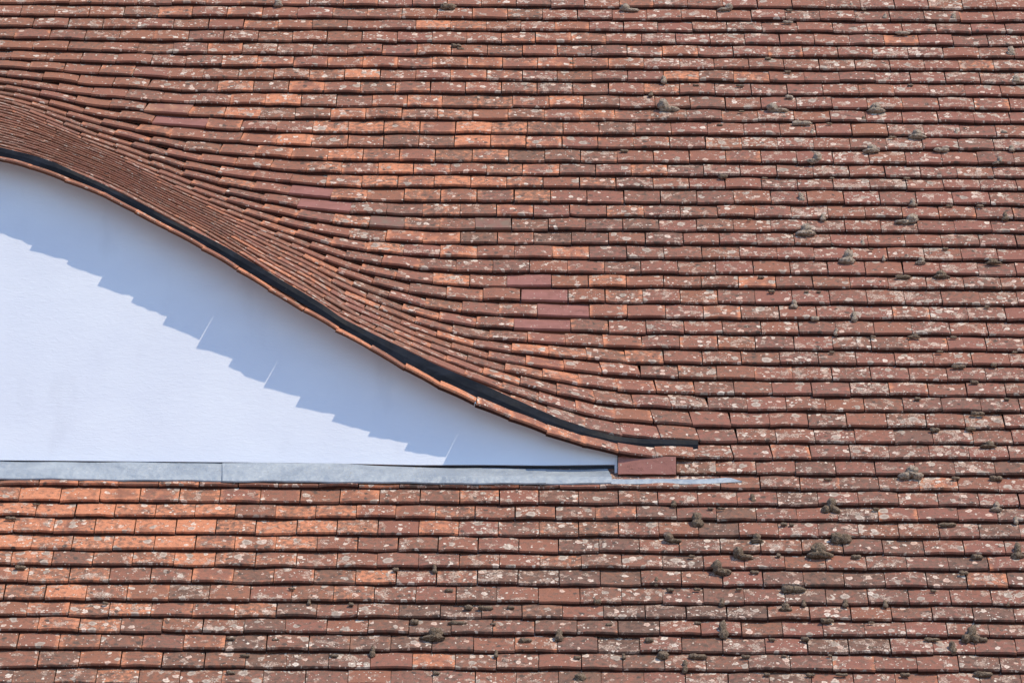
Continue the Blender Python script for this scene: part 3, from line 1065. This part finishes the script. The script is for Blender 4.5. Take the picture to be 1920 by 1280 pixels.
SMALL_PALE = [(1659, 32, 12, 16), (1788, 32, 16, 18), (1765, 281, 32, 11), (1522, 248, 10, 16), (1480, 182, 18, 10), (1477, 42, 24, 8),
              (1793, 248, 9, 18), (1897, 279, 14, 16), (1543, 408, 14, 18), (1657, 484, 8, 16), (1528, 597, 18, 12), (1567, 622, 11, 18),
              (1597, 10, 10, 12), (1883, 248, 14, 10), (1618, 455, 10, 14), (1905, 975, 10, 20)]
SMALL_DARK = [(1620, 223, 10, 13), (1356, 331, 20, 11), (1440, 110, 14, 8), (1477, 135, 16, 7), (1447, 546, 16, 8), (1427, 520, 14, 6), (1560, 660, 12, 6),
              (1863, 684, 12, 10), (1827, 716, 18, 9), (1753, 805, 20, 10), (1820, 804, 20, 10), (1792, 896, 18, 8), (1642, 954, 14, 7), (1605, 1043, 20, 10),
              (1832, 1043, 22, 11), (1415, 1072, 20, 8), (1807, 1073, 20, 9), (1353, 1129, 12, 18), (1507, 1130, 10, 16), (1585, 1131, 13, 18), (1660, 1132, 12, 16),
              (1550, 1163, 24, 11), (1447, 1198, 14, 7), (1510, 1197, 16, 10), (1843, 1198, 20, 10), (1632, 1214, 9, 9), (1398, 1230, 18, 8), (1438, 1263, 14, 7),
              (1520, 1264, 20, 7), (1578, 1264, 24, 7), (1697, 1264, 20, 9), (742, 1067, 12, 10), (842, 1106, 16, 8), (958, 1138, 14, 8), (777, 1165, 17, 13),
              (925, 1169, 11, 6), (930, 1225, 10, 17), (1230, 1090, 10, 20), (1120, 1127, 15, 12), (818, 1261, 14, 9), (1082, 1232, 14, 8), (1257, 1105, 16, 8),
              (1142, 1170, 12, 7), (1170, 1230, 9, 12), (658, 1132, 11, 8), (20, 971, 22, 8), (38, 1063, 22, 9), (433, 1196, 20, 7), (517, 1198, 14, 6),
              (580, 1128, 8, 12), (68, 945, 16, 5), (433, 1260, 20, 8), (547, 1103, 14, 6), (197, 1130, 12, 7), (460, 1228, 20, 7), (627, 1228, 18, 7),
              (863, 92, 16, 8), (1073, 119, 12, 7), (1170, 283, 20, 7), (1145, 78, 9, 9), (1480, 20, 16, 6), (1620, 18, 10, 5), (1305, 160, 16, 5), (1388, 161, 18, 6),
              (1707, 160, 14, 6), (1390, 209, 14, 5), (1555, 232, 14, 5), (1350, 234, 13, 5), (1673, 257, 18, 6), (1433, 334, 14, 5), (1560, 334, 10, 5), (1700, 334, 16, 6),
              (1780, 386, 16, 6), (1838, 386, 16, 7), (1405, 412, 10, 5), (1633, 467, 12, 5), (1772, 466, 14, 6), (1512, 547, 10, 5), (1535, 547, 10, 5), (1850, 575, 12, 6),
              (1637, 631, 12, 6), (1788, 632, 16, 6), (1762, 659, 14, 6), (1902, 660, 12, 5), (1720, 747, 14, 7), (1888, 748, 12, 6), (1552, 898, 16, 6), (1332, 953, 12, 6),
              (1352, 953, 14, 6), (1470, 982, 14, 8), (1484, 983, 10, 7), (1297, 1042, 12, 6), (1460, 1040, 9, 9), (1307, 1104, 14, 6), (1386, 1104, 12, 6), (1750, 1107, 12, 6),
              (1308, 1167, 14, 6), (1558, 1163, 12, 7), (1634, 1166, 12, 5), (1470, 1229, 12, 5), (1556, 1228, 8, 6), (1890, 1132, 8, 9)]
# each crumb is told apart by the nearest clump that can be named
def short(lb):
    cut = len(lb)
    for w in (',', ' near ', ' beside ', ' directly ', ' below ', ' under ', ' just ', ' one ', ' standing ', ' alone', ' level', ' right of', ' left of',
              ' at the ', ' filling', ' along', ' on the topmost', ' two ', ' in the ', ' in a ', ' by ', ' hanging', ' straddling', ' piled', ' on one', ' on a white',
              ' leaning', ' between', ' reaching', ' above', ' capping', ' among'):
        i = lb.find(w)
        if i > 0:
            cut = min(cut, i)
    return lb[:cut]


NAMES = [short(b[6]) for b in BIG]
MARKS = [(b[0], b[1], n) for b, n in zip(BIG, NAMES) if NAMES.count(n) == 1 and len(n.split()) >= 3]
MARKS += [(1380, 903, 'tip of the lead tongue'), (1307, 832, 'right end of the black strip'), (1157, 905, 'corner where the lead sheets end'),
          (0, 900, 'left end of the lead flashing'), (417, 900, 'joint between the two long lead sheets')]
TAKEN = set()


def crumb_label(u, v, w, h, tone):
    form = 'flat' if w > 1.9 * h else ('upright' if h > 1.15 * w else 'rounded')
    for mu, mv, n in sorted(MARKS, key=lambda m: math.hypot(m[0] - u, (m[1] - v) * 1.3)):
        dx, dy = u - mu, v - mv
        rows_ = round(abs(dy) / 28)
        side = 'right' if dx > 0 else 'left'
        if rows_ == 0:
            where = 'to the %s of the' % side
        else:
            cnt = {1: 'one course', 2: 'two courses', 3: 'three courses', 4: 'four courses', 5: 'five courses', 6: 'six courses'}.get(rows_, 'many courses')
            where = '%s %s%s the' % (cnt, 'below' if dy > 0 else 'above', '' if abs(dx) < 25 else ' and %s of' % side)
        lb = 'small %s %s moss crumb %s %s' % (form, tone, where, n)
        if lb not in TAKEN and len(lb.split()) <= 20:
            if len(lb.split()) <= 16:
                TAKEN.add(lb)
                return lb
    return 'small %s %s moss crumb at a tile edge' % (form, tone)


for u, v, w, h in SMALL_PALE:
    cushion(u, v, w, h, 'tall' if h > w else 'log', False, crumb_label(u, v, w, h, 'pale'), 'small moss crumbs at the tile edges')
for u, v, w, h in SMALL_DARK:
    cushion(u, v, w, h, 'tall' if h > w else 'log', True, crumb_label(u, v, w, h, 'dark'), 'small moss crumbs at the tile edges')
